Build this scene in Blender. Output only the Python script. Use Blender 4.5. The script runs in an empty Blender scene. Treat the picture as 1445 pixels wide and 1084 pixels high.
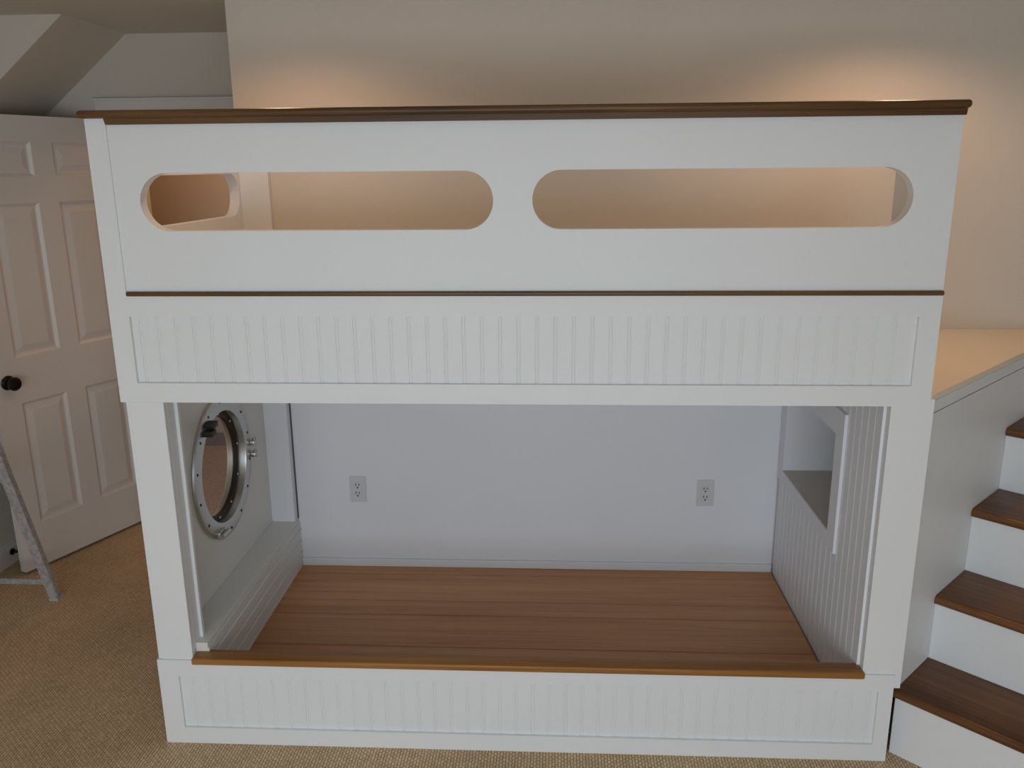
import bpy, bmesh, math, random
from mathutils import Vector, Matrix
random.seed(4)
C = bpy.context.scene.collection
S = 1.08                      # all plan measures below are in units of 1.08 m

# ---------------------------------------------------------------- camera
F_PX, PITCH, YAW, ROLL = 1184.9, 14.496, -3.002, -0.510
p, yw, r = map(math.radians, (PITCH, YAW, ROLL))
fwd = Vector((math.sin(yw)*math.cos(p), math.cos(yw)*math.cos(p), -math.sin(p)))
rgt = Vector((math.cos(yw), -math.sin(yw), 0)); up = rgt.cross(fwd)
R2 = math.cos(r)*rgt + math.sin(r)*up
U2 = -math.sin(r)*rgt + math.cos(r)*up
cam = bpy.data.cameras.new('camera'); cam_o = bpy.data.objects.new('camera', cam); C.objects.link(cam_o)
M3 = Matrix((R2, U2, -fwd)).transposed()
cam_o.matrix_world = Matrix.Translation(Vector((1.1382, -2.1216, 1.6626))*S) @ M3.to_4x4()
cam.sensor_width = 36; cam.lens = F_PX/1445*36; cam.clip_start = 0.05
sc = bpy.context.scene; sc.camera = cam_o
sc.view_settings.view_transform = 'Standard'; sc.view_settings.look = 'None'
sc.view_settings.gamma = 1; sc.view_settings.use_curve_mapping = False
sc.view_settings.exposure = 0.0

# ---------------------------------------------------------------- sky and lamps
w = bpy.data.worlds.new('world'); sc.world = w; w.use_nodes = True
bg = w.node_tree.nodes['Background']; bg.inputs[0].default_value = (0.72, 0.82, 1, 1); bg.inputs[1].default_value = 0.5

def area(name, loc, rot, sx, sy, power, col):
    l = bpy.data.lights.new(name, 'AREA'); l.shape = 'RECTANGLE'; l.size = sx; l.size_y = sy
    l.energy = power; l.color = col
    o = bpy.data.objects.new(name, l); C.objects.link(o); o.location = loc; o.rotation_euler = rot
    return o
def spot(name, loc, power, col, ang, blend, rad=0.04, tilt=0):
    l = bpy.data.lights.new(name, 'SPOT'); l.energy = power; l.color = col
    l.spot_size = math.radians(ang); l.spot_blend = blend; l.shadow_soft_size = rad
    o = bpy.data.objects.new(name, l); C.objects.link(o); o.location = loc; o.rotation_euler = (tilt, 0, 0)
    return o
# daylight through the big window behind the camera
area('window_daylight', (0.85*S, -3.72*S, 1.02*S), (math.radians(90-38), 0, 0), 2.8*S, 1.45*S, 75, (0.85, 0.925, 1.0))
WARM = (1.0, 0.62, 0.40)
for x, e in ((0.27, 12.3), (2.19, 16.5)):
    spot('recessed_lamp', (x*S, 0.42*S, 2.215*S), e, WARM, 152, 0.5, 0.05)
pl = bpy.data.lights.new('hall_lamp', 'POINT'); pl.energy = 7; pl.color = (1, 0.48, 0.19); pl.shadow_soft_size = 0.1
plo = bpy.data.objects.new('hall_lamp', pl); C.objects.link(plo); plo.location = (-0.35*S, 2.15*S, 2.05*S)

# ---------------------------------------------------------------- materials
def mat(name, col, rough=0.5, metal=0.0, spec=0.5):
    m = bpy.data.materials.new(name); m.use_nodes = True
    b = m.node_tree.nodes['Principled BSDF']
    b.inputs['Base Color'].default_value = (*col, 1); b.inputs['Roughness'].default_value = rough
    b.inputs['Metallic'].default_value = metal; b.inputs['Specular IOR Level'].default_value = spec
    return m
def N(m, t, **kw):
    n = m.node_tree.nodes.new(t)
    for k, v in kw.items(): setattr(n, k, v)
    return n
def L(m, a, b): m.node_tree.links.new(a, b)

def paint(name, col, rough, var=0.03, bump=0.03, scale=60):
    m = mat(name, col, rough); b = m.node_tree.nodes['Principled BSDF']
    tc = N(m, 'ShaderNodeTexCoord'); no = N(m, 'ShaderNodeTexNoise'); no.inputs['Scale'].default_value = 3
    no.inputs['Detail'].default_value = 3; L(m, tc.outputs['Object'], no.inputs['Vector'])
    mx = N(m, 'ShaderNodeMix', data_type='RGBA'); L(m, no.outputs['Fac'], mx.inputs['Factor'])
    mx.inputs[6].default_value = (*[c*(1-var) for c in col], 1); mx.inputs[7].default_value = (*[min(1, c*(1+var)) for c in col], 1)
    L(m, mx.outputs[2], b.inputs['Base Color'])
    n2 = N(m, 'ShaderNodeTexNoise'); n2.inputs['Scale'].default_value = scale; L(m, tc.outputs['Object'], n2.inputs['Vector'])
    bp = N(m, 'ShaderNodeBump'); bp.inputs['Strength'].default_value = bump; bp.inputs['Distance'].default_value = 0.01
    L(m, n2.outputs['Fac'], bp.inputs['Height']); L(m, bp.outputs['Normal'], b.inputs['Normal'])
    return m

def wood(name, c0, c1, axis, rough=0.4, scale=1.0, seed=0.0):
    m = mat(name, c0, rough, 0, 0.3); b = m.node_tree.nodes['Principled BSDF']
    tc = N(m, 'ShaderNodeTexCoord'); mp = N(m, 'ShaderNodeMapping')
    sc_ = [42*scale]*3; sc_[axis] = 1.6*scale
    mp.inputs['Scale'].default_value = sc_; mp.inputs['Location'].default_value = (seed, seed*1.7, seed*.6)
    L(m, tc.outputs['Object'], mp.inputs['Vector'])
    n1 = N(m, 'ShaderNodeTexNoise'); n1.inputs['Scale'].default_value = 1.0; n1.inputs['Detail'].default_value = 6
    n1.inputs['Roughness'].default_value = 0.62; n1.inputs['Distortion'].default_value = 0.6
    L(m, mp.outputs['Vector'], n1.inputs['Vector'])
    mp2 = N(m, 'ShaderNodeMapping'); s2 = [7*scale]*3; s2[axis] = 0.8*scale; mp2.inputs['Scale'].default_value = s2
    L(m, tc.outputs['Object'], mp2.inputs['Vector'])
    n2 = N(m, 'ShaderNodeTexNoise'); n2.inputs['Scale'].default_value = 1.0; n2.inputs['Detail'].default_value = 2
    L(m, mp2.outputs['Vector'], n2.inputs['Vector'])
    ad = N(m, 'ShaderNodeMath', operation='MULTIPLY_ADD'); ad.inputs[1].default_value = 0.55
    L(m, n1.outputs['Fac'], ad.inputs[0])
    sc2 = N(m, 'ShaderNodeMath', operation='MULTIPLY'); sc2.inputs[1].default_value = 0.45
    L(m, n2.outputs['Fac'], sc2.inputs[0]); L(m, sc2.outputs[0], ad.inputs[2])
    cr = N(m, 'ShaderNodeValToRGB'); e = cr.color_ramp.elements
    e[0].position = 0.36; e[0].color = (*c0, 1); e[1].position = 0.64; e[1].color = (*c1, 1)
    L(m, ad.outputs[0], cr.inputs['Fac']); L(m, cr.outputs['Color'], b.inputs['Base Color'])
    bp = N(m, 'ShaderNodeBump'); bp.inputs['Strength'].default_value = 0.08; bp.inputs['Distance'].default_value = 0.004
    L(m, n1.outputs['Fac'], bp.inputs['Height']); L(m, bp.outputs['Normal'], b.inputs['Normal'])
    return m

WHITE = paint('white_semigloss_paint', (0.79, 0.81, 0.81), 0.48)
WHITE_IN = paint('white_interior_paint', (0.80, 0.82, 0.85), 0.5)
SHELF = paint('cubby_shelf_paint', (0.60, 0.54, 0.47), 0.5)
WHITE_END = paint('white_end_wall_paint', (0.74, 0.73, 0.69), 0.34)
WALL = paint('wall_paint', (0.68, 0.635, 0.56), 0.65, bump=0.06, scale=150)
CEIL = paint('ceiling_paint', (0.68, 0.64, 0.55), 0.8, bump=0.05, scale=150)
DOORP = paint('door_paint', (0.76, 0.72, 0.67), 0.42)
TRIMP = paint('trim_paint', (0.74, 0.72, 0.68), 0.42)
LAND = paint('landing_panel', (0.86, 0.76, 0.60), 0.6)
RAILW = wood('stained_rail_wood', (0.060, 0.028, 0.010), (0.19, 0.098, 0.036), 0, 0.32)
DECK = wood('stained_deck_wood', (0.46, 0.205, 0.086), (0.66, 0.335, 0.158), 0, 0.42, 0.9)
LIPW = wood('stained_lip_wood', (0.20, 0.076, 0.017), (0.46, 0.22, 0.06), 0, 0.35)
TREADW = wood('stained_tread_wood', (0.070, 0.028, 0.010), (0.20, 0.086, 0.030), 1, 0.33, 0.8)
CHROME = mat('polished_nickel', (0.56, 0.555, 0.53), 0.36, 1.0)
BRASSD = mat('dark_bronze_rim', (0.032, 0.024, 0.019), 0.5, 0.3)
BLACKM = mat('oil_rubbed_bronze', (0.018, 0.014, 0.012), 0.35, 0.6)
PLASTIC = mat('white_plastic', (0.66, 0.67, 0.67), 0.3)
DARKSLOT = mat('outlet_slot', (0.01, 0.01, 0.01), 0.6)
GAP = mat('black_gap', (0.004, 0.004, 0.004), 0.9)
GAP_SHADE = mat('grey_painted_gap_shade', (0.10, 0.105, 0.105), 0.9)
RUBBER = mat('grey_plastic_foot', (0.46, 0.45, 0.44), 0.55)
HALLBASE = mat('hall_baseboard_paint', (0.22, 0.13, 0.08), 0.5)

def spattered(name):
    m = mat(name, (0.42, 0.42, 0.44), 0.45, 0.15); b = m.node_tree.nodes['Principled BSDF']
    tc = N(m, 'ShaderNodeTexCoord'); no = N(m, 'ShaderNodeTexNoise'); no.inputs['Scale'].default_value = 60; no.inputs['Detail'].default_value = 4
    L(m, tc.outputs['Object'], no.inputs['Vector'])
    cr = N(m, 'ShaderNodeValToRGB'); e = cr.color_ramp.elements
    e[0].position = 0.38; e[0].color = (0.36, 0.35, 0.36, 1); e[1].position = 0.6; e[1].color = (0.52, 0.50, 0.50, 1)
    L(m, no.outputs['Fac'], cr.inputs['Fac']); L(m, cr.outputs['Color'], b.inputs['Base Color'])
    return m
LADM = spattered('paint_spattered_aluminium')

def glass(name):
    m = bpy.data.materials.new(name); m.use_nodes = True; nt = m.node_tree
    for n in list(nt.nodes): nt.nodes.remove(n)
    out = N(m, 'ShaderNodeOutputMaterial'); mix = N(m, 'ShaderNodeMixShader'); fr = N(m, 'ShaderNodeFresnel')
    fr.inputs['IOR'].default_value = 1.5
    t = N(m, 'ShaderNodeBsdfTransparent'); t.inputs[0].default_value = (0.98, 0.985, 0.98, 1)
    g = N(m, 'ShaderNodeBsdfGlossy'); g.inputs['Roughness'].default_value = 0.02
    ge = N(m, 'ShaderNodeNewGeometry'); iv = N(m, 'ShaderNodeMath', operation='SUBTRACT'); iv.inputs[0].default_value = 1
    L(m, ge.outputs['Backfacing'], iv.inputs[1]); ml = N(m, 'ShaderNodeMath', operation='MULTIPLY'); L(m, fr.outputs[0], ml.inputs[0]); L(m, iv.outputs[0], ml.inputs[1])
    L(m, ml.outputs[0], mix.inputs[0]); L(m, t.outputs[0], mix.inputs[1]); L(m, g.outputs[0], mix.inputs[2])
    L(m, mix.outputs[0], out.inputs['Surface'])
    return m
GLASS = glass('clear_glass')

def carpet(name):
    m = mat(name, (0.4, 0.27, 0.15), 0.95, 0, 0.15); b = m.node_tree.nodes['Principled BSDF']
    tc = N(m, 'ShaderNodeTexCoord'); mp = N(m, 'ShaderNodeMapping')
    mp.inputs['Rotation'].default_value = (0, 0, math.radians(90))
    L(m, tc.outputs['Object'], mp.inputs['Vector'])
    br = N(m, 'ShaderNodeTexBrick'); br.offset = 0.5; br.inputs['Scale'].default_value = 1
    br.inputs['Brick Width'].default_value = 0.0165; br.inputs['Row Height'].default_value = 0.0096
    br.inputs['Mortar Size'].default_value = 0.0020; br.inputs['Mortar Smooth'].default_value = 0.9
    br.inputs['Color1'].default_value = (0.80, 0.63, 0.42, 1); br.inputs['Color2'].default_value = (0.66, 0.49, 0.30, 1)
    br.inputs['Mortar'].default_value = (0.33, 0.21, 0.115, 1)
    nz = N(m, 'ShaderNodeTexNoise'); nz.inputs['Scale'].default_value = 160; L(m, tc.outputs['Object'], nz.inputs['Vector'])
    vadd = N(m, 'ShaderNodeVectorMath', operation='MULTIPLY_ADD'); vadd.inputs[1].default_value = (0.007, 0.006, 0)
    L(m, nz.outputs['Color'], vadd.inputs[0]); L(m, mp.outputs['Vector'], vadd.inputs[2]); L(m, vadd.outputs[0], br.inputs['Vector'])
    n2 = N(m, 'ShaderNodeTexNoise'); n2.inputs['Scale'].default_value = 2.2; n2.inputs['Detail'].default_value = 4
    L(m, tc.outputs['Object'], n2.inputs['Vector'])
    mr = N(m, 'ShaderNodeMapRange'); mr.inputs[1].default_value = 0.3; mr.inputs[2].default_value = 0.7
    mr.inputs[3].default_value = 0.86; mr.inputs[4].default_value = 1.08; L(m, n2.outputs['Fac'], mr.inputs[0])
    mx = N(m, 'ShaderNodeMix', data_type='RGBA', blend_type='MULTIPLY'); mx.inputs[0].default_value = 1
    L(m, br.outputs['Color'], mx.inputs[6]); L(m, mr.outputs[0], mx.inputs[7]); L(m, mx.outputs[2], b.inputs['Base Color'])
    inv = N(m, 'ShaderNodeMath', operation='SUBTRACT'); inv.inputs[0].default_value = 1; L(m, br.outputs['Fac'], inv.inputs[1])
    bp = N(m, 'ShaderNodeBump'); bp.inputs['Strength'].default_value = 0.55; bp.inputs['Distance'].default_value = 0.005
    L(m, inv.outputs[0], bp.inputs['Height']); L(m, bp.outputs['Normal'], b.inputs['Normal'])
    return m
CARPET = carpet('berber_loop_carpet')

# ---------------------------------------------------------------- mesh helpers
class MB:
    def __init__(self): self.bm = bmesh.new()
    def _merge(self, b2):
        me = bpy.data.meshes.new('t'); b2.to_mesh(me); b2.free(); self.bm.from_mesh(me); bpy.data.meshes.remove(me)
    def box(self, x0, x1, y0, y1, z0, z1, bev=0.0, seg=2, M=None):
        b = bmesh.new(); bmesh.ops.create_cube(b, size=1)
        for v in b.verts:
            v.co = Vector(((x0+x1)/2+v.co.x*(x1-x0), (y0+y1)/2+v.co.y*(y1-y0), (z0+z1)/2+v.co.z*(z1-z0)))*S
        if bev: bmesh.ops.bevel(b, geom=b.edges[:], offset=bev*S, segments=seg, affect='EDGES', profile=0.5)
        if M is not None: b.transform(M)
        self._merge(b); return self
    def prism(self, poly, ext, axis, a0, a1):
        """poly: 2-D outline; axis: 0,1,2 extruded from a0 to a1"""
        b = bmesh.new()
        def P(u, v, a):
            return Vector({0: (a, u, v), 1: (u, a, v), 2: (u, v, a)}[axis])*S
        A = [b.verts.new(P(u, v, a0)) for u, v in poly]; B = [b.verts.new(P(u, v, a1)) for u, v in poly]
        n = len(poly); b.faces.new(A); b.faces.new(B[::-1])
        for i in range(n): b.faces.new((A[i], B[i], B[(i+1) % n], A[(i+1) % n]))
        bmesh.ops.recalc_face_normals(b, faces=b.faces[:])
        self._merge(b); return self
    def plate(self, outer, holes, axis, a0, a1):
        """flat plate with holes, extruded along axis"""
        b = bmesh.new()
        def P(u, v, a):
            return Vector({0: (a, u, v), 1: (u, a, v), 2: (u, v, a)}[axis])*S
        ed = []
        for loop in [outer]+holes:
            vs = [b.verts.new(P(u, v, a0)) for u, v in loop]
            ed += [b.edges.new((vs[i], vs[(i+1) % len(vs)])) for i in range(len(vs))]
        bmesh.ops.triangle_fill(b, edges=ed, use_beauty=True, use_dissolve=False)
        ret = bmesh.ops.extrude_face_region(b, geom=b.faces[:])
        d = Vector((0, 0, 0)); d[axis] = (a1-a0)*S
        bmesh.ops.translate(b, verts=[g for g in ret['geom'] if isinstance(g, bmesh.types.BMVert)], vec=d)
        bmesh.ops.recalc_face_normals(b, faces=b.faces[:])
        self._merge(b); return self
    def lathe(self, prof, center, axis, seg=64):
        """prof: (radius, offset along axis); closed profile revolved about axis through centre"""
        b = bmesh.new(); c = Vector(center); rings = []
        for i in range(seg):
            t = 2*math.pi*i/seg; row = []
            for rr, a in prof:
                u, v = rr*math.cos(t), rr*math.sin(t)
                q = {0: (a, u, v), 1: (u, a, v), 2: (u, v, a)}[axis]
                row.append(b.verts.new((c+Vector(q))*S))
            rings.append(row)
        n = len(prof)
        for i in range(seg):
            for j in range(n):
                a, d_ = rings[i], rings[(i+1) % seg]
                try: b.faces.new((a[j], a[(j+1) % n], d_[(j+1) % n], d_[j]))
                except ValueError: pass
        bmesh.ops.remove_doubles(b, verts=b.verts[:], dist=1e-6)
        bmesh.ops.recalc_face_normals(b, faces=b.faces[:])
        self._merge(b); return self
    def cyl(self, p0, p1, r0, r1=None, seg=20):
        r1 = r0 if r1 is None else r1
        a, b_ = Vector(p0)*S, Vector(p1)*S; d = b_-a
        b = bmesh.new(); bmesh.ops.create_cone(b, cap_ends=True, segments=seg, radius1=r0*S, radius2=r1*S, depth=d.length)
        b.transform(Matrix.Translation((a+b_)/2) @ d.to_track_quat('Z', 'Y').to_matrix().to_4x4())
        self._merge(b); return self
    def bar(self, p0, p1, wx, wy, hint=(1, 0, 0), bev=0.0):
        """rectangular bar from p0 to p1, wx wide along hint"""
        a, b_ = Vector(p0), Vector(p1); d = (b_-a); zz = d.normalized(); h = Vector(hint)
        xx = (h-h.dot(zz)*zz).normalized(); yy = zz.cross(xx)
        Mx = Matrix((xx, yy, zz)).transposed().to_4x4(); Mx.translation = a*S
        self.box(-wx/2, wx/2, -wy/2, wy/2, 0, d.length, bev, M=Mx); return self
    def done(self, name, m, parent=None, origin=None, smooth=False, mats=None):
        me = bpy.data.meshes.new(name)
        bm = self.bm
        o = bpy.data.objects.new(name, me); C.objects.link(o)
        off = Vector((0, 0, 0))
        if parent is not None:
            o.parent = parent
        elif origin is not None:
            off = Vector(origin)*S; bmesh.ops.translate(bm, verts=bm.verts[:], vec=-off); o.location = off
        if smooth:
            for f in bm.faces: f.smooth = True
        bm.to_mesh(me); bm.free(); me.materials.append(m)
        if smooth:
            me.set_sharp_from_angle(angle=math.radians(35))
        return o
def tag(o, label, cat, group=None):
    o['label'] = label; o['category'] = cat
    if group: o['group'] = group
    return o
def struct(o): o['kind'] = 'structure'; return o
def thing(name, label, cat, loc=(0, 0, 0), rotz=0, group=None):
    o = bpy.data.objects.new(name, None); C.objects.link(o); o.location = Vector(loc)*S; o.rotation_euler = (0, 0, rotz)
    o.empty_display_size = 0.1
    return tag(o, label, cat, group)
def stadium(u0, u1, v0, v1, n=24):
    rr = (v1-v0)/2; cv = (v0+v1)/2; pts = []
    for i in range(n+1):
        t = -math.pi/2+math.pi*i/n; pts.append((u1-rr+rr*math.cos(t), cv+rr*math.sin(t)))
    for i in range(n+1):
        t = math.pi/2+math.pi*i/n; pts.append((u0+rr+rr*math.cos(t), cv+rr*math.sin(t)))
    return pts
def rect(u0, u1, v0, v1): return [(u0, v0), (u1, v0), (u1, v1), (u0, v1)]

# ---------------------------------------------------------------- room
D = 0.947                    # wall behind the bed
HC = 2.232                   # ceiling
YD = 1.67                    # wall with the doorway
XC = -0.715                  # crease between flat and sloped ceiling
XK = -1.24                   # knee wall on the left
SL = 0.828
YCH = 1.187                  # dormer cheek
ZK = HC-SL*(XC-XK)
XR, YF = 3.75, -3.3
HX0, HX1, HY = -2.3, 0.9, 2.75
DX0, DX1, DZ = -0.80, -0.105, 1.892   # doorway opening

b = MB(); b.box(XK-0.1, XR+0.1, YF-0.1, 1.79, -0.1, 0); b.box(HX0-.1, HX1+.1, 1.79, HY+0.1, -0.1, 0)
struct(b.done('floor', CARPET))
b = MB(); b.box(0.0, XR+0.1, D, D+0.1, 0, HC); b.box(0.0, 0.1, D+0.1, YD, 0, HC)
struct(b.done('wall_back', WALL))
b = MB(); b.plate([(XK-0.1, 0), (DX0-0.012, 0), (DX0-0.012, DZ+0.012), (DX1+0.012, DZ+0.012), (DX1+0.012, 0), (0.1, 0), (0.1, HC), (XC, HC), (XK-0.1, HC-SL*(XC-XK+0.1))], [], 1, YD, YD+0.12)
struct(b.done('wall_doorway', WALL))
b = MB(); b.box(XK-0.1, XK, YF, YCH, 0, HC); b.box(XK-0.1, XK, YCH, YD, 0, ZK)
struct(b.done('wall_left', WALL))
b = MB(); b.prism([(XC+0.001, HC), (XK, ZK+0.0015), (XK, HC)], None, 1, YCH-0.0015, YCH-0.0003)
struct(b.done('wall_dormer', WALL))
b = MB(); b.box(XR, XR+0.1, YF, D, 0, HC)
struct(b.done('wall_right', WALL))
# front wall with the window the daylight comes through
WX0, WX1, WZ0, WZ1 = -0.85, 2.55, 0.08, 1.98
b = MB(); b.plate(rect(XK-0.1, XR+0.1, 0, HC), [rect(WX0, WX1, WZ0, WZ1)], 1, YF-0.1, YF)
struct(b.done('wall_front', WALL))
b = MB()
b.plate(rect(WX0-0.07, WX1+0.07, WZ0-0.07, WZ1+0.07), [rect(WX0+0.02, WX1-0.02, WZ0+0.02, WZ1-0.02)], 1, YF+0.001, YF+0.025)
wf = struct(b.done('window_1', TRIMP))
b = MB()
for k in (1, 2):
    xm = WX0+(WX1-WX0)*k/3; b.box(xm-0.025, xm+0.025, YF-0.06, YF-0.02, WZ0, WZ1)
b.done('window_mullion', TRIMP, wf)
# ceiling: flat, then the slope down to the knee wall beyond the dormer
b = MB(); b.box(XC, XR+0.1, YF-0.1, YD+0.12, HC, HC+0.08); b.box(XK-0.1, XC, YF-0.1, YCH, HC, HC+0.08)
b.prism([(XC, HC), (XK-0.1, ZK-SL*0.1), (XK-0.1, ZK-SL*0.1+0.1), (XC, HC+0.08)], None, 1, YCH, YD+0.12)
struct(b.done('ceiling', CEIL))
# hall beyond the doorway
b = MB(); b.box(HX0, HX1, HY, HY+0.1, 0, HC); struct(b.done('wall_hall', WALL))
b = MB(); b.box(HX0-0.1, HX0, 1.79, HY, 0, HC); b.box(HX1, HX1+0.1, 1.79, HY, 0, HC); b.box(0.1, HX1+0.1, 1.69, 1.79, 0, HC); b.box(HX0, XK-0.1, 1.69, 1.79, 0, HC)
struct(b.done('wall_hall_side', WALL))
b = MB(); b.box(HX0-.1, HX1+.1, 1.79, HY+0.1, HC, HC+0.08); struct(b.done('ceiling_hall', CEIL))
b = MB(); b.box(HX0, HX1, HY-0.014, HY, 0, 0.085, 0.003); struct(b.done('baseboard_hall', HALLBASE))
# baseboards
def baseboard(name, x0, x1, y0, y1, nx, ny):
    b = MB(); b.box(x0, x1, y0, y1, 0, 0.075); 
    b.box(x0+(0.004 if nx else 0)*max(nx, 0)*0, x1-(0.005 if nx > 0 else 0), y0+(0.005 if ny < 0 else 0), y1, 0.075, 0.10, 0.0)
    return struct(b.done(name, TRIMP))
baseboard('baseboard_left', XK, XK+0.014, YF, YD, 1, 0)
baseboard('baseboard_right', XR-0.014, XR, YF, 0.9, 0, 0)
# door casing and jamb
b = MB()
for x0, x1 in ((DX0-0.085, DX0), (DX1, DX1+0.085)):
    b.box(x0, x1, YD-0.016, YD-0.0005, 0, DZ+0.0, 0.003)
b.box(DX0-0.085, DX1+0.085, YD-0.016, YD-0.0005, DZ, DZ+0.078, 0.003)
b.box(DX0-0.092, DX1+0.092, YD-0.022, YD-0.0005, DZ+0.066, DZ+0.078, 0.003)
struct(b.done('trim_1', TRIMP))
b = MB(); b.box(DX0-0.011, DX0, YD, YD+0.12, 0, DZ); b.box(DX1, DX1+0.011, YD, YD+0.12, 0, DZ); b.box(DX0-0.011, DX1+0.011, YD, YD+0.12, DZ, DZ+0.011)
b.box(DX0, DX0+0.055, YD+0.05, YD+0.12, 0, DZ); b.box(DX1-0.012, DX1, YD+0.05, YD+0.09, 0, DZ); b.box(DX0, DX1, YD+0.05, YD+0.09, DZ-0.012, DZ)
struct(b.done('trim_2', TRIMP))

# ---------------------------------------------------------------- six-panel door, standing open
hinge = Vector((-0.824, 1.664, 0)); free = Vector((-1.098, 1.021, 0)); dv = (hinge-free); DW = dv.length
ang = math.atan2(dv.y, dv.x)
door = bpy.data.objects.new('door_1', None); C.objects.link(door); door.location = free*S; door.rotation_euler = (0, 0, ang)
door['kind'] = 'structure'; door['label'] = 'white six panel door standing open beside the ladder'
DT = 0.033
xs = [(0.098, 0.303), (DW-0.303, DW-0.098)]
zs = [(0.205, 0.735), (0.925, 1.538), (1.643, 1.778)]
z0, z1 = 0.012, 1.879
holes = [rect(a, c, e, f) for a, c in xs for e, f in zs]
b = MB(); b.plate(rect(0, DW, z0, z1), holes, 1, 0, DT)
b.done('door_slab', DOORP, door)
for a, c in xs:
    for e, f in zs:
        bm = bmesh.new()
        def ring(ins, y): return [bm.verts.new(Vector(q)*S) for q in ((a+ins, y, e+ins), (c-ins, y, e+ins), (c-ins, y, f-ins), (a+ins, y, f-ins))]
        for sgn, yb in ((1, 0.0), (-1, DT)):
            rs = [ring(0, yb), ring(0.012, yb+sgn*0.010), ring(0.020, yb+sgn*0.010), ring(0.044, yb+sgn*0.003)]
            for q0, q1 in zip(rs, rs[1:]):
                for i in range(4): bm.faces.new((q0[i], q0[(i+1) % 4], q1[(i+1) % 4], q1[i]))
            bm.faces.new(rs[-1])
        bmesh.ops.recalc_face_normals(bm, faces=bm.faces[:])
        m = MB(); m.bm.free(); m.bm = bm
        m.done('door_panel', DOORP, door)
b = MB()
for sg, yb in ((-1, 0.0), (1, DT)):
    prof = [(0, 0), (0.028, 0), (0.030, 0.004), (0.024, 0.009), (0.011, 0.012), (0.010, 0.026), (0.018, 0.031), (0.027, 0.040), (0.028, 0.048), (0.022, 0.057), (0.010, 0.061), (0, 0.062)]
    b.lathe([(q, sg*a) for q, a in prof], (0.052, yb, 0.832), 1, 32)
b.done('door_knob', BLACKM, door, smooth=True)
for zh in (0.2, 0.95, 1.70):
    b = MB(); b.cyl((DW+0.004, DT*0.5, zh-0.04), (DW+0.004, DT*0.5, zh+0.04), 0.006); b.done('hinge', BLACKM, door, smooth=True)

# door stop on the left baseboard
ds = thing('door_stop', 'small dark spring door stop on the baseboard behind the open door', 'door stop', (XK+0.014, 1.13, 0.055))
b = MB(); b.cyl((0, 0, 0), (0.006, 0, 0), 0.014); b.cyl((0.006, 0, 0), (0.07, 0, 0), 0.005); b.done('rod', BLACKM, ds, smooth=True)
b = MB(); b.cyl((0.068, 0, 0), (0.085, 0, 0), 0.012); b.done('tip', BLACKM, ds, smooth=True)

# ---------------------------------------------------------------- bunk bed
bed = thing('bunk_bed', 'white built-in bunk bed with porthole, beadboard panels and stained wood rails', 'bunk bed')
X0, X1 = -0.029, 2.100
def part(b, name, m, parent=None, smooth=False): return b.done(name, m, parent or bed, smooth=smooth)
BV = 0.0016

def beadboard(u0, u1, v0, v1, pitch=0.0475, phase=0.0, axis=1, base=0.0, thick=0.008, sgn=1, vert=True, g=0.0020):
    """beaded sheet: u along the run of beads, v the height; axis=1 faces -y, axis=0 faces -/+x"""
    prof = []; u = u0; k = math.ceil((u0-phase)/pitch)
    pts = [(u0, 0.0)]
    while phase+k*pitch < u1-0.006:
        c = phase+k*pitch; k += 1
        if c < u0+0.006: continue
        pts += [(c-0.0052, 0), (c-0.0040, g), (c-0.0030, g), (c-0.0018, 0.0004), (c+0.0018, 0.0004), (c+0.0030, g), (c+0.0040, g), (c+0.0052, 0)]
    pts.append((u1, 0.0))
    bm = bmesh.new(); A = []; B = []
    for uu, dpt in pts:
        q = base+sgn*dpt
        if axis == 1: P0, P1 = (uu, q, v0), (uu, q, v1)
        else:
            P0, P1 = ((q, uu, v0), (q, uu, v1)) if vert else ((q, v0, uu), (q, v1, uu))
        A.append(bm.verts.new(Vector(P0)*S)); B.append(bm.verts.new(Vector(P1)*S))
    for i in range(len(pts)-1): bm.faces.new((A[i], A[i+1], B[i+1], B[i]))
    # back of the sheet
    q = base+sgn*thick
    def P(uu, vv): 
        if axis == 1: return (uu, q, vv)
        return (q, uu, vv) if vert else (q, vv, uu)
    K = [bm.verts.new(Vector(P(*t))*S) for t in ((u0, v0), (u1, v0), (u1, v1), (u0, v1))]
    bm.faces.new(K)
    bm.faces.new(A+[K[1], K[0]]); bm.faces.new(B+[K[2], K[3]])
    bm.faces.new((A[0], B[0], K[3], K[0])); bm.faces.new((A[-1], B[-1], K[2], K[1]))
    bmesh.ops.recalc_face_normals(bm, faces=bm.faces[:])
    m = MB(); m.bm.free(); m.bm = bm
    return m

# upper guard rail
HZ0, HZ1 = 1.511, 1.655
b = MB(); b.plate(rect(0.0234, X1, 1.345, 1.787), [stadium(0.0876, 0.984, HZ0, HZ1), stadium(1.081, 2.003, HZ0, HZ1)], 1, 0.004, 0.040)
part(b, 'guard_panel', WHITE)
b = MB(); b.box(X0, 0.0235, 0.0, 0.02, 1.058, 1.787); b.box(X0, 0.0235, 0.02, 0.04, 1.112, 1.787); part(b, 'corner_post', WHITE)
b = MB(); b.box(-0.038, 2.106, -0.022, 0.062, 1.787, 1.806, 0.008, 4); part(b, 'cap_rail', RAILW, smooth=True)
b = MB(); b.prism([(0.0235, 1.7868), (0.0275, 1.772), (X1, 1.772), (X1+0.002, 1.7868)], None, 1, -0.008, 0.004); part(b, 'cap_molding', RAILW)
b = MB(); b.box(0.0245, X1, -0.007, 0.004, 1.345, 1.357, 0.0035, 3); part(b, 'trim_strip', RAILW, smooth=True)

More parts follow.
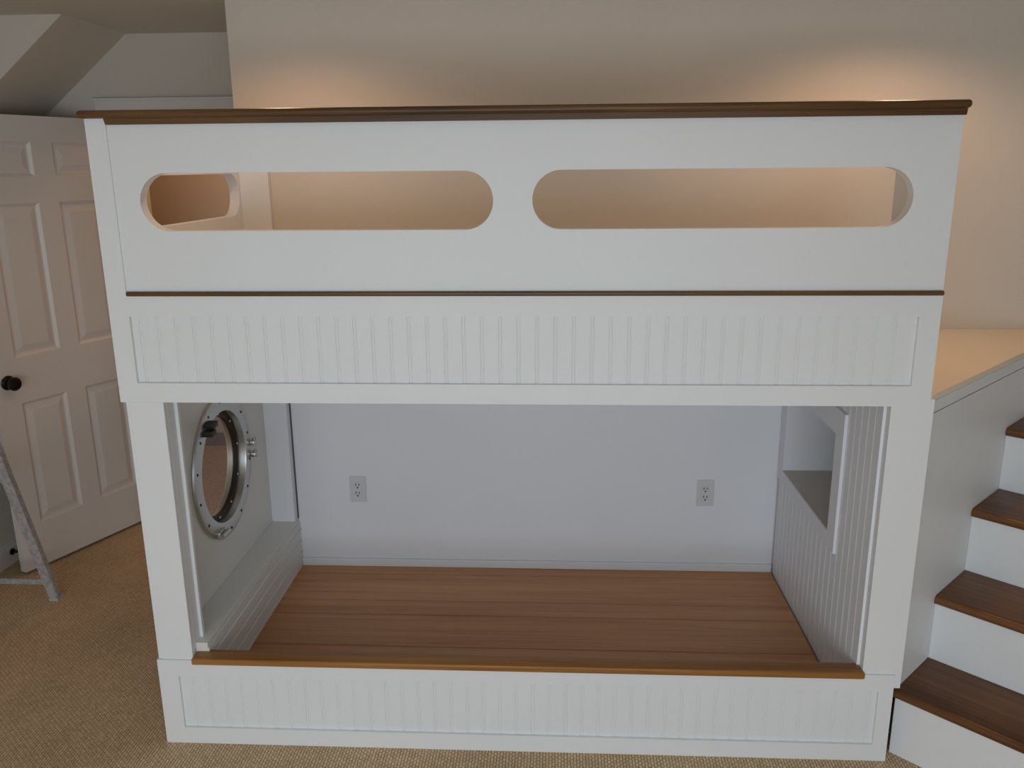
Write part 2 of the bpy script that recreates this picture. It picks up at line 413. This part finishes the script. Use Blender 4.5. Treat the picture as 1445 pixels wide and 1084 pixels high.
# frieze: rails, stiles and beadboard
b = MB(); b.box(0.0235, X1, 0.0, 0.02, 1.2915, 1.345); part(b, 'top_rail', WHITE)
b = MB(); b.box(0.0235, X1, 0.0, 0.02, 1.058, 1.1115); part(b, 'bottom_rail', WHITE)
b = MB(); b.box(2.0475, X1, 0.0, 0.02, 1.1115, 1.2915); part(b, 'stile', WHITE)
part(beadboard(0.0235, 2.0475, 1.1115, 1.2915, phase=0.522, base=0.010), 'beadboard_panel', WHITE)
b = MB(); b.box(0.06, X1-0.01, 0.022, D-0.002, 1.075, 1.112); part(b, 'upper_deck', WHITE)

# lower posts
b = MB(); b.box(-0.006, 0.0878, 0.0, 0.02, 0.278, 1.058, BV); part(b, 'post_face', WHITE)
b = MB(); b.box(-0.017, 0.0, 0.004, 0.06, 0.0, 1.058, BV); part(b, 'corner_bead', WHITE)
b = MB(); b.prism([(2.003, 0.235), (2.1105, 0.235), (2.1105, 1.077), (2.1003, 1.077), (2.1003, 1.058), (2.003, 1.058)], None, 1, 0.0, 0.028); part(b, 'post_face', WHITE)
b = MB(); b.box(0.03, 0.0878, 0.02, 0.060, 0.3, 1.075, BV); b.box(0.055, 0.0968, 0.060, 0.074, 0.316, 1.075, BV); part(b, 'jamb', WHITE)

XB = -0.018
# base: frame and beadboard, stained lip
b = MB(); b.box(XB, 2.091, -0.006, 0.02, 0.226, 0.279); part(b, 'base_rail', WHITE)
b = MB(); b.box(XB, 2.091, -0.006, 0.02, 0.0, 0.053); part(b, 'base_rail', WHITE)
b = MB(); b.box(XB, 0.0412, -0.006, 0.02, 0.053, 0.226); part(b, 'base_stile', WHITE)
b = MB(); b.box(2.0505, 2.091, -0.006, 0.02, 0.053, 0.226); part(b, 'base_stile', WHITE)
part(beadboard(0.0412, 2.0505, 0.053, 0.226, phase=0.509, base=0.003), 'beadboard_panel', WHITE)
b = MB(); b.box(0.0879, 2.0061, -0.016, 0.040, 0.269, 0.289, 0.005, 3); part(b, 'lip_board', LIPW, smooth=True)
b = MB(); b.box(0.095, 1.985, 0.02, 0.038, 0.05, 0.269); part(b, 'lip_backing', WHITE)

# deck planks
ZP = 0.113
ys = [0.040, 0.0505, 0.255, 0.356, 0.560, 0.660, 0.868, 0.936]
for k in range(len(ys)-1):
    b = MB(); b.box(0.1235, 1.989, ys[k]+0.0012, ys[k+1]-0.0012, ZP-0.018, ZP, 0.0012, 1); part(b, 'deck_plank', DECK)
b = MB(); b.box(0.1, 1.99, 0.04, 0.94, 0.03, ZP-0.0185); part(b, 'deck_base', GAP)

# left end, lower bunk: outer wall with porthole opening, ledge, corner post
PY, PZ, PR = 0.480, 0.7005, 0.196
XW = 0.028
circ = [(PY+PR*math.cos(2*math.pi*i/72), PZ+PR*math.sin(2*math.pi*i/72)) for i in range(72)]
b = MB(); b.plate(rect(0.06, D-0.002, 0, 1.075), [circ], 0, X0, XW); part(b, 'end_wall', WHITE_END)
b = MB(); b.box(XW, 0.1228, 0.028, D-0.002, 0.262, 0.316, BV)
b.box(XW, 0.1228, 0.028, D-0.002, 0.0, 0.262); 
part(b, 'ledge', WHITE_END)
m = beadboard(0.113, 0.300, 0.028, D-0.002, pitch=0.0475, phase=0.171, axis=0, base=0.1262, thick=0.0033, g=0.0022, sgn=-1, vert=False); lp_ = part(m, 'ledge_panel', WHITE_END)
for zz in (0.171, 0.2185, 0.266):  # raised beads in lighter paint than the panel, a painted highlight along each
    b = MB(); b.box(0.1240, 0.1288, 0.040, D-0.004, zz-0.0030, zz+0.0030, 0.0018, 3); part(b, 'highlight_bead', WHITE, lp_, True)
b = MB(); b.box(XW, 0.119, 0.899, D-0.012, 0.316, 1.075, BV); part(b, 'corner_post', WHITE_IN)
b = MB(); b.box(0.119, 0.1228, D-0.012, D-0.0005, 0.316, 1.075); part(b, 'gap_shade_strip', GAP_SHADE)  # dark grey strip paints the shade between corner post and back wall
b = MB(); b.box(0.1228, 1.990, D-0.006, D-0.0005, 0.03, 1.075); part(b, 'back_panel', WHITE_IN)
b = MB(); b.box(0.1265, 1.989, D-0.018, D-0.0062, ZP, 0.145, 0.003, 2); part(b, 'shoe_molding', WHITE_IN)

# porthole
ph = MB()
prof = [(0.194, 0.0), (0.241, 0.0), (0.243, 0.003), (0.241, 0.009), (0.236, 0.011), (0.205, 0.011), (0.192, 0.0115), (0.188, 0.0105), (0.187, 0.008), (0.187, -0.058), (0.194, -0.058)]
ph.lathe([(q, a) for q, a in prof], (XW+0.0004, PY, PZ), 0, 96)
port = part(ph, 'porthole', CHROME, smooth=True)
b = MB(); b.lathe([(0.167, -0.030), (0.1868, -0.030), (0.1868, -0.016), (0.180, -0.013), (0.171, -0.013), (0.167, -0.016)], (XW, PY, PZ), 0, 96); part(b, 'glass_rim', BRASSD, port, True)
b = MB(); b.lathe([(0, -0.025), (0.170, -0.025), (0.170, -0.021), (0, -0.021)], (XW, PY, PZ), 0, 72); part(b, 'glass_pane', GLASS, port)
for i in range(14):
    t = 2*math.pi*(i+0.5)/14; yy, zz = PY+0.222*math.cos(t), PZ+0.222*math.sin(t)
    b = MB(); b.lathe([(0, 0.0105), (0.0048, 0.0105), (0.0046, 0.0125), (0.003, 0.0135), (0, 0.0137)], (XW, yy, zz), 0, 14); part(b, 'bolt', BLACKM, port, True)
for i in range(10):
    t = 2*math.pi*(i+0.2)/10; yy, zz = PY+0.174*math.cos(t), PZ+0.174*math.sin(t)
    b = MB(); b.lathe([(0, -0.0125), (0.0045, -0.0125), (0.003, -0.0095), (0, -0.0092)], (XW, yy, zz), 0, 12); part(b, 'rim_screw', CHROME, port, True)
# hinge knuckles toward the wall, dogs toward the front, latch at the bottom
for zz in (0.706, 0.662):
    b = MB(); b.box(XW+0.010, XW+0.030, PY+0.222, PY+0.252, zz-0.008, zz+0.008, 0.003); b.cyl((XW+0.024, PY+0.244, zz-0.013), (XW+0.024, PY+0.244, zz+0.013), 0.007); part(b, 'hinge_knuckle', CHROME, port, True)
for yy, zz in ((PY-0.118, PZ+0.180), (PY-0.136, PZ+0.158)):
    b = MB(); b.box(XW+0.012, XW+0.040, yy-0.012, yy+0.026, zz-0.009, zz+0.009, 0.002); part(b, 'dog_lug', BRASSD, port, True)
b = MB(); b.box(XW+0.010, XW+0.022, PY-0.122, PY-0.072, PZ-0.213, PZ-0.188, 0.003); b.cyl((XW+0.03, PY-0.125, PZ-0.200), (XW+0.03, PY-0.07, PZ-0.200), 0.008); part(b, 'latch', CHROME, port, True)

# right end, lower bunk: beaded wall with a cubby
XRW = 1.9955
CY0, CY1, CZ0, CZ1 = 0.340, 0.867, 0.556, 0.877
phs = 0.0475*0.5
m = beadboard(0.028, CY0, 0.0, 1.075, axis=0, base=XRW, thick=0.02, g=0.0013, phase=phs); part(m, 'end_wall', WHITE_IN)
m = beadboard(CY0, CY1, 0.0, CZ0, axis=0, base=XRW, thick=0.02, g=0.0013, phase=phs); part(m, 'end_wall', WHITE_IN)
m = beadboard(CY0, CY1, CZ1, 1.075, axis=0, base=XRW, thick=0.02, g=0.0013, phase=phs); part(m, 'end_wall', WHITE_IN)
m = beadboard(CY1, D-0.007, 0.0, 1.075, axis=0, base=XRW, thick=0.02, g=0.0013, phase=phs); part(m, 'end_wall', WHITE_IN)
b = MB(); b.plate(rect(CY0-0.066, D-0.008, CZ0-0.045, CZ1+0.076), [rect(CY0, CY1, CZ0, CZ1)], 0, XRW-0.009, XRW); part(b, 'cubby_trim', WHITE_IN)
b = MB()
e_ = 0.003
b.box(XRW-0.008, 2.32, CY0-0.012, CY1+0.012, CZ0-0.012, CZ0+e_); b.box(XRW-0.008, 2.32, CY0-0.012, CY1+0.012, CZ1-e_, CZ1+0.012)
b.box(XRW-0.008, 2.32, CY1-e_, CY1+0.012, CZ0+e_, CZ1-e_); b.box(XRW-0.008, 2.32, CY0-0.012, CY0+e_, CZ0+e_, CZ1-e_); b.box(2.32, 2.332, CY0-0.012, CY1+0.012, CZ0-0.012, CZ1+0.012)
part(b, 'cubby', WHITE_IN)
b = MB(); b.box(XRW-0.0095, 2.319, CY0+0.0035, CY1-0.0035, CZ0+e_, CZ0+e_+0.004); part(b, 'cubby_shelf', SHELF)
# outside skin of the right end
b = MB(); b.plate(rect(0.046, D-0.001, 0.0, 1.077), [rect(CY0-0.013, CY1+0.013, CZ0-0.013, CZ1+0.013)], 0, 2.0815, 2.0985); part(b, 'end_skin', WHITE)

# upper ends
b = MB(); b.box(0.006, 0.112, 0.921, D-0.001, 1.112, 1.787, BV); part(b, 'corner_post', WHITE)
b = MB(); b.plate(rect(0.040, D-0.001, 1.112, 1.787), [stadium(0.047, 0.911, 1.503, 1.648)], 0, X0, 0.006); part(b, 'upper_end_wall', WHITE)
b = MB(); b.box(2.063, X1, 0.040, 0.285, 1.112, 1.787, BV); part(b, 'return_panel', WHITE)
b = MB(); b.box(-0.038, 0.016, 0.062, D-0.001, 1.787, 1.806, 0.006, 3); part(b, 'end_cap_rail', RAILW, smooth=True)
b = MB(); b.box(2.055, 2.106, 0.062, 0.292, 1.787, 1.806, 0.006, 3); part(b, 'end_cap_rail', RAILW, smooth=True)

# ---------------------------------------------------------------- outlets
def outlet(x, z, label):
    t = thing('wall_outlet', label, 'outlet', (x, D-0.006, z), 0, 'wall outlets in the lower bunk')
    b = MB(); b.box(-0.0325, 0.0325, -0.006, -0.0002, -0.053, 0.053, 0.0025, 3); part(b, 'cover_plate', PLASTIC, t)
    b = MB(); b.box(-0.0155, 0.0155, -0.0085, -0.006, -0.031, 0.031, 0.0012, 2); rc = part(b, 'receptacle', PLASTIC, t)
    for zz in (0.0165, -0.0175):
        b = MB(); b.box(-0.0082, -0.0050, -0.0089, -0.0084, zz-0.001, zz+0.0085); b.box(0.0046, 0.0074, -0.0089, -0.0084, zz-0.001, zz+0.0085)
        b.cyl((-0.0005, -0.0089, zz-0.0085), (-0.0005, -0.0080, zz-0.0085), 0.0032); part(b, 'slots', DARKSLOT, rc)
    for zz in (0.042, -0.042):
        b = MB(); b.cyl((0, -0.0068, zz), (0, -0.0058, zz), 0.0028); part(b, 'screw', PLASTIC, t)
outlet(0.3675, 0.441, 'white duplex outlet on the lower bunk back wall, nearer the porthole')
outlet(1.7195, 0.440, 'white duplex outlet on the lower bunk back wall, nearer the cubby')

# ---------------------------------------------------------------- staircase
SA = math.radians(46.157)
RUN, RISE, THK = 0.2264, 0.2105, 0.0284
sx, sy = 2.1094+0.011*math.cos(SA), 0.0267+0.011*math.sin(SA)
st = thing('staircase', 'white stairs with dark stained wood treads rising from the bed corner', 'stairs', (sx, sy, 0), SA)
LW = 1.0                     # flight width; local x climbs, local y points left, so the flight lies at y<0
for k in range(5):
    b = MB(); b.box(RUN*k, RUN*k+0.016, -LW, -0.0005 if k else 0.0, RISE*(k-0)+0.0005-(0.0), RISE*(k+1)-THK)
    part(b, 'riser', WHITE, st)
    b = MB()
    x0, x1 = RUN*k-0.014, RUN*(k+1)-0.0005
    if k == 4: x1 = RUN*5
    n = 8; rr = THK/2; zt = RISE*(k+1)
    poly = [(x1, zt-THK), (x1, zt)]+[(x0+rr-rr*math.sin(math.pi*i/n), zt-rr+rr*math.cos(math.pi*i/n)) for i in range(n+1)]
    b.prism(poly, None, 1, -LW, 0.010 if k == 0 else -0.001)
    part(b, 'tread', TREADW, st, True)
poly = [(0.0, 0.0)]
for k in range(5): poly += [(RUN*k, RISE*(k+1)-THK-0.001), (RUN*(k+1), RISE*(k+1)-THK-0.001)]
poly += [(RUN*5, 0.0)]
b = MB(); b.prism([(q, z) for q, z in poly], None, 1, -LW-0.016, -LW-0.0005); part(b, 'stringer', WHITE, st)
# the closed side wall along the flight, landing edge board on top
def wall_u(b, u0, u1, n0, n1, z0_, z1_): b.box(u0, u1, n0, n1, z0_, z1_, BV); return b
ZL = 1.0806
UL = (D-0.003-sy)/math.sin(SA)-0.02
b = MB(); b.box(0.002, UL, 0.0, 0.014, RISE+0.001, 1.0235); part(b, 'side_wall', WHITE, st)
b = MB(); b.box(0.0, UL, -0.0045, 0.014, 1.029, ZL-0.0175, BV); part(b, 'side_fascia', WHITE, st)
b = MB(); b.box(0.002, 0.02, -LW, 0.0, 0.0, 0.001); part(b, 'toe_seam', GAP, st)
# landing between bed, wall and stairs
c, s = math.cos(SA), math.sin(SA)
def uv(u, n): return (sx+u*c-n*s, sy+u*s+n*c)
p0 = uv(0.0, -0.004); p1 = uv(UL, -0.004)
lx = 2.1005
u_left = (lx-sx-0.0)/c
b = MB()
b.prism([(lx, sy+0.002), (p0[0], p0[1]), p1, (p1[0]+0.2, D-0.001), (lx, D-0.001)], None, 2, ZL-0.017, ZL)
ld = b.done('landing', LAND, None, origin=(2.3, 0.7, ZL-0.017))
tag(ld, 'bare tan wood landing between the upper bunk and the wall above the stairs', 'landing')

# ---------------------------------------------------------------- stepladder
lad = thing('stepladder', 'paint-spattered grey aluminium stepladder in front of the open door', 'ladder', (-0.95, 0.45, 0))
TOP = 1.55; AY = 0.42
def lp(side, t, rear):       # rail point at fraction t of the height, ladder coordinates
    wb, wt = (0.170, 0.108) if rear else (0.190, 0.125)
    xw = wb+(wt-wb)*t
    y = (0.38 if rear else -0.42)*(1-t)-0.02*t+(0.035 if rear else -0.02)*t
    return (-0.095+side*xw, y, TOP*t)
lad.location = Vector((-0.932, 0.45, 0))*S
for rear in (True, False):
    for side in (-1, 1):
        a, e = lp(side, 0.012, rear), lp(side, 1.0, rear)
        b = MB(); b.bar(a, e, 0.038 if rear else 0.024, 0.026 if rear else 0.060, (1, 0, 0), 0.002)
        nm = 'rear_leg' if rear else 'front_leg'
        rl = part(b, nm, LADM, lad)
        f = lp(side, 0.0, rear)
        b = MB(); b.prism([(f[0]-0.016, f[1]-0.02), (f[0]+0.020, f[1]-0.02), (f[0]+0.020, f[1]+0.022), (f[0]-0.016, f[1]+0.022)], None, 2, 0.0, 0.012)
        b.bar((f[0], f[1], 0.010), lp(side, 0.045, rear), 0.026, 0.036, (1, 0, 0), 0.003); part(b, 'foot', RUBBER, rl)
for t in (0.055, 0.36, 0.66):
    b = MB(); b.bar(lp(-1, t, True), lp(1, t, True), 0.006, 0.022, (0, 1, 0)); part(b, 'rear_brace', LADM, lad)
for t in (0.19, 0.38, 0.57, 0.76):
    a, e = lp(-1, t, False), lp(1, t, False)
    b = MB(); b.box(a[0], e[0], a[1]-0.035, a[1]+0.04, a[2]-0.012, a[2], 0.002); part(b, 'step', LADM, lad)
b = MB(); a, e = lp(-1, 1, False), lp(1, 1, False); b.box(a[0]-0.03, e[0]+0.03, a[1]-0.07, a[1]+0.09, TOP-0.01, TOP+0.035, 0.006); part(b, 'top_cap', RUBBER, lad)
for side in (-1, 1):
    b = MB(); b.bar(lp(side*0.97, 0.42, False), lp(side*0.97, 0.42, True), 0.004, 0.014, (1, 0, 0)); part(b, 'spreader', LADM, lad)
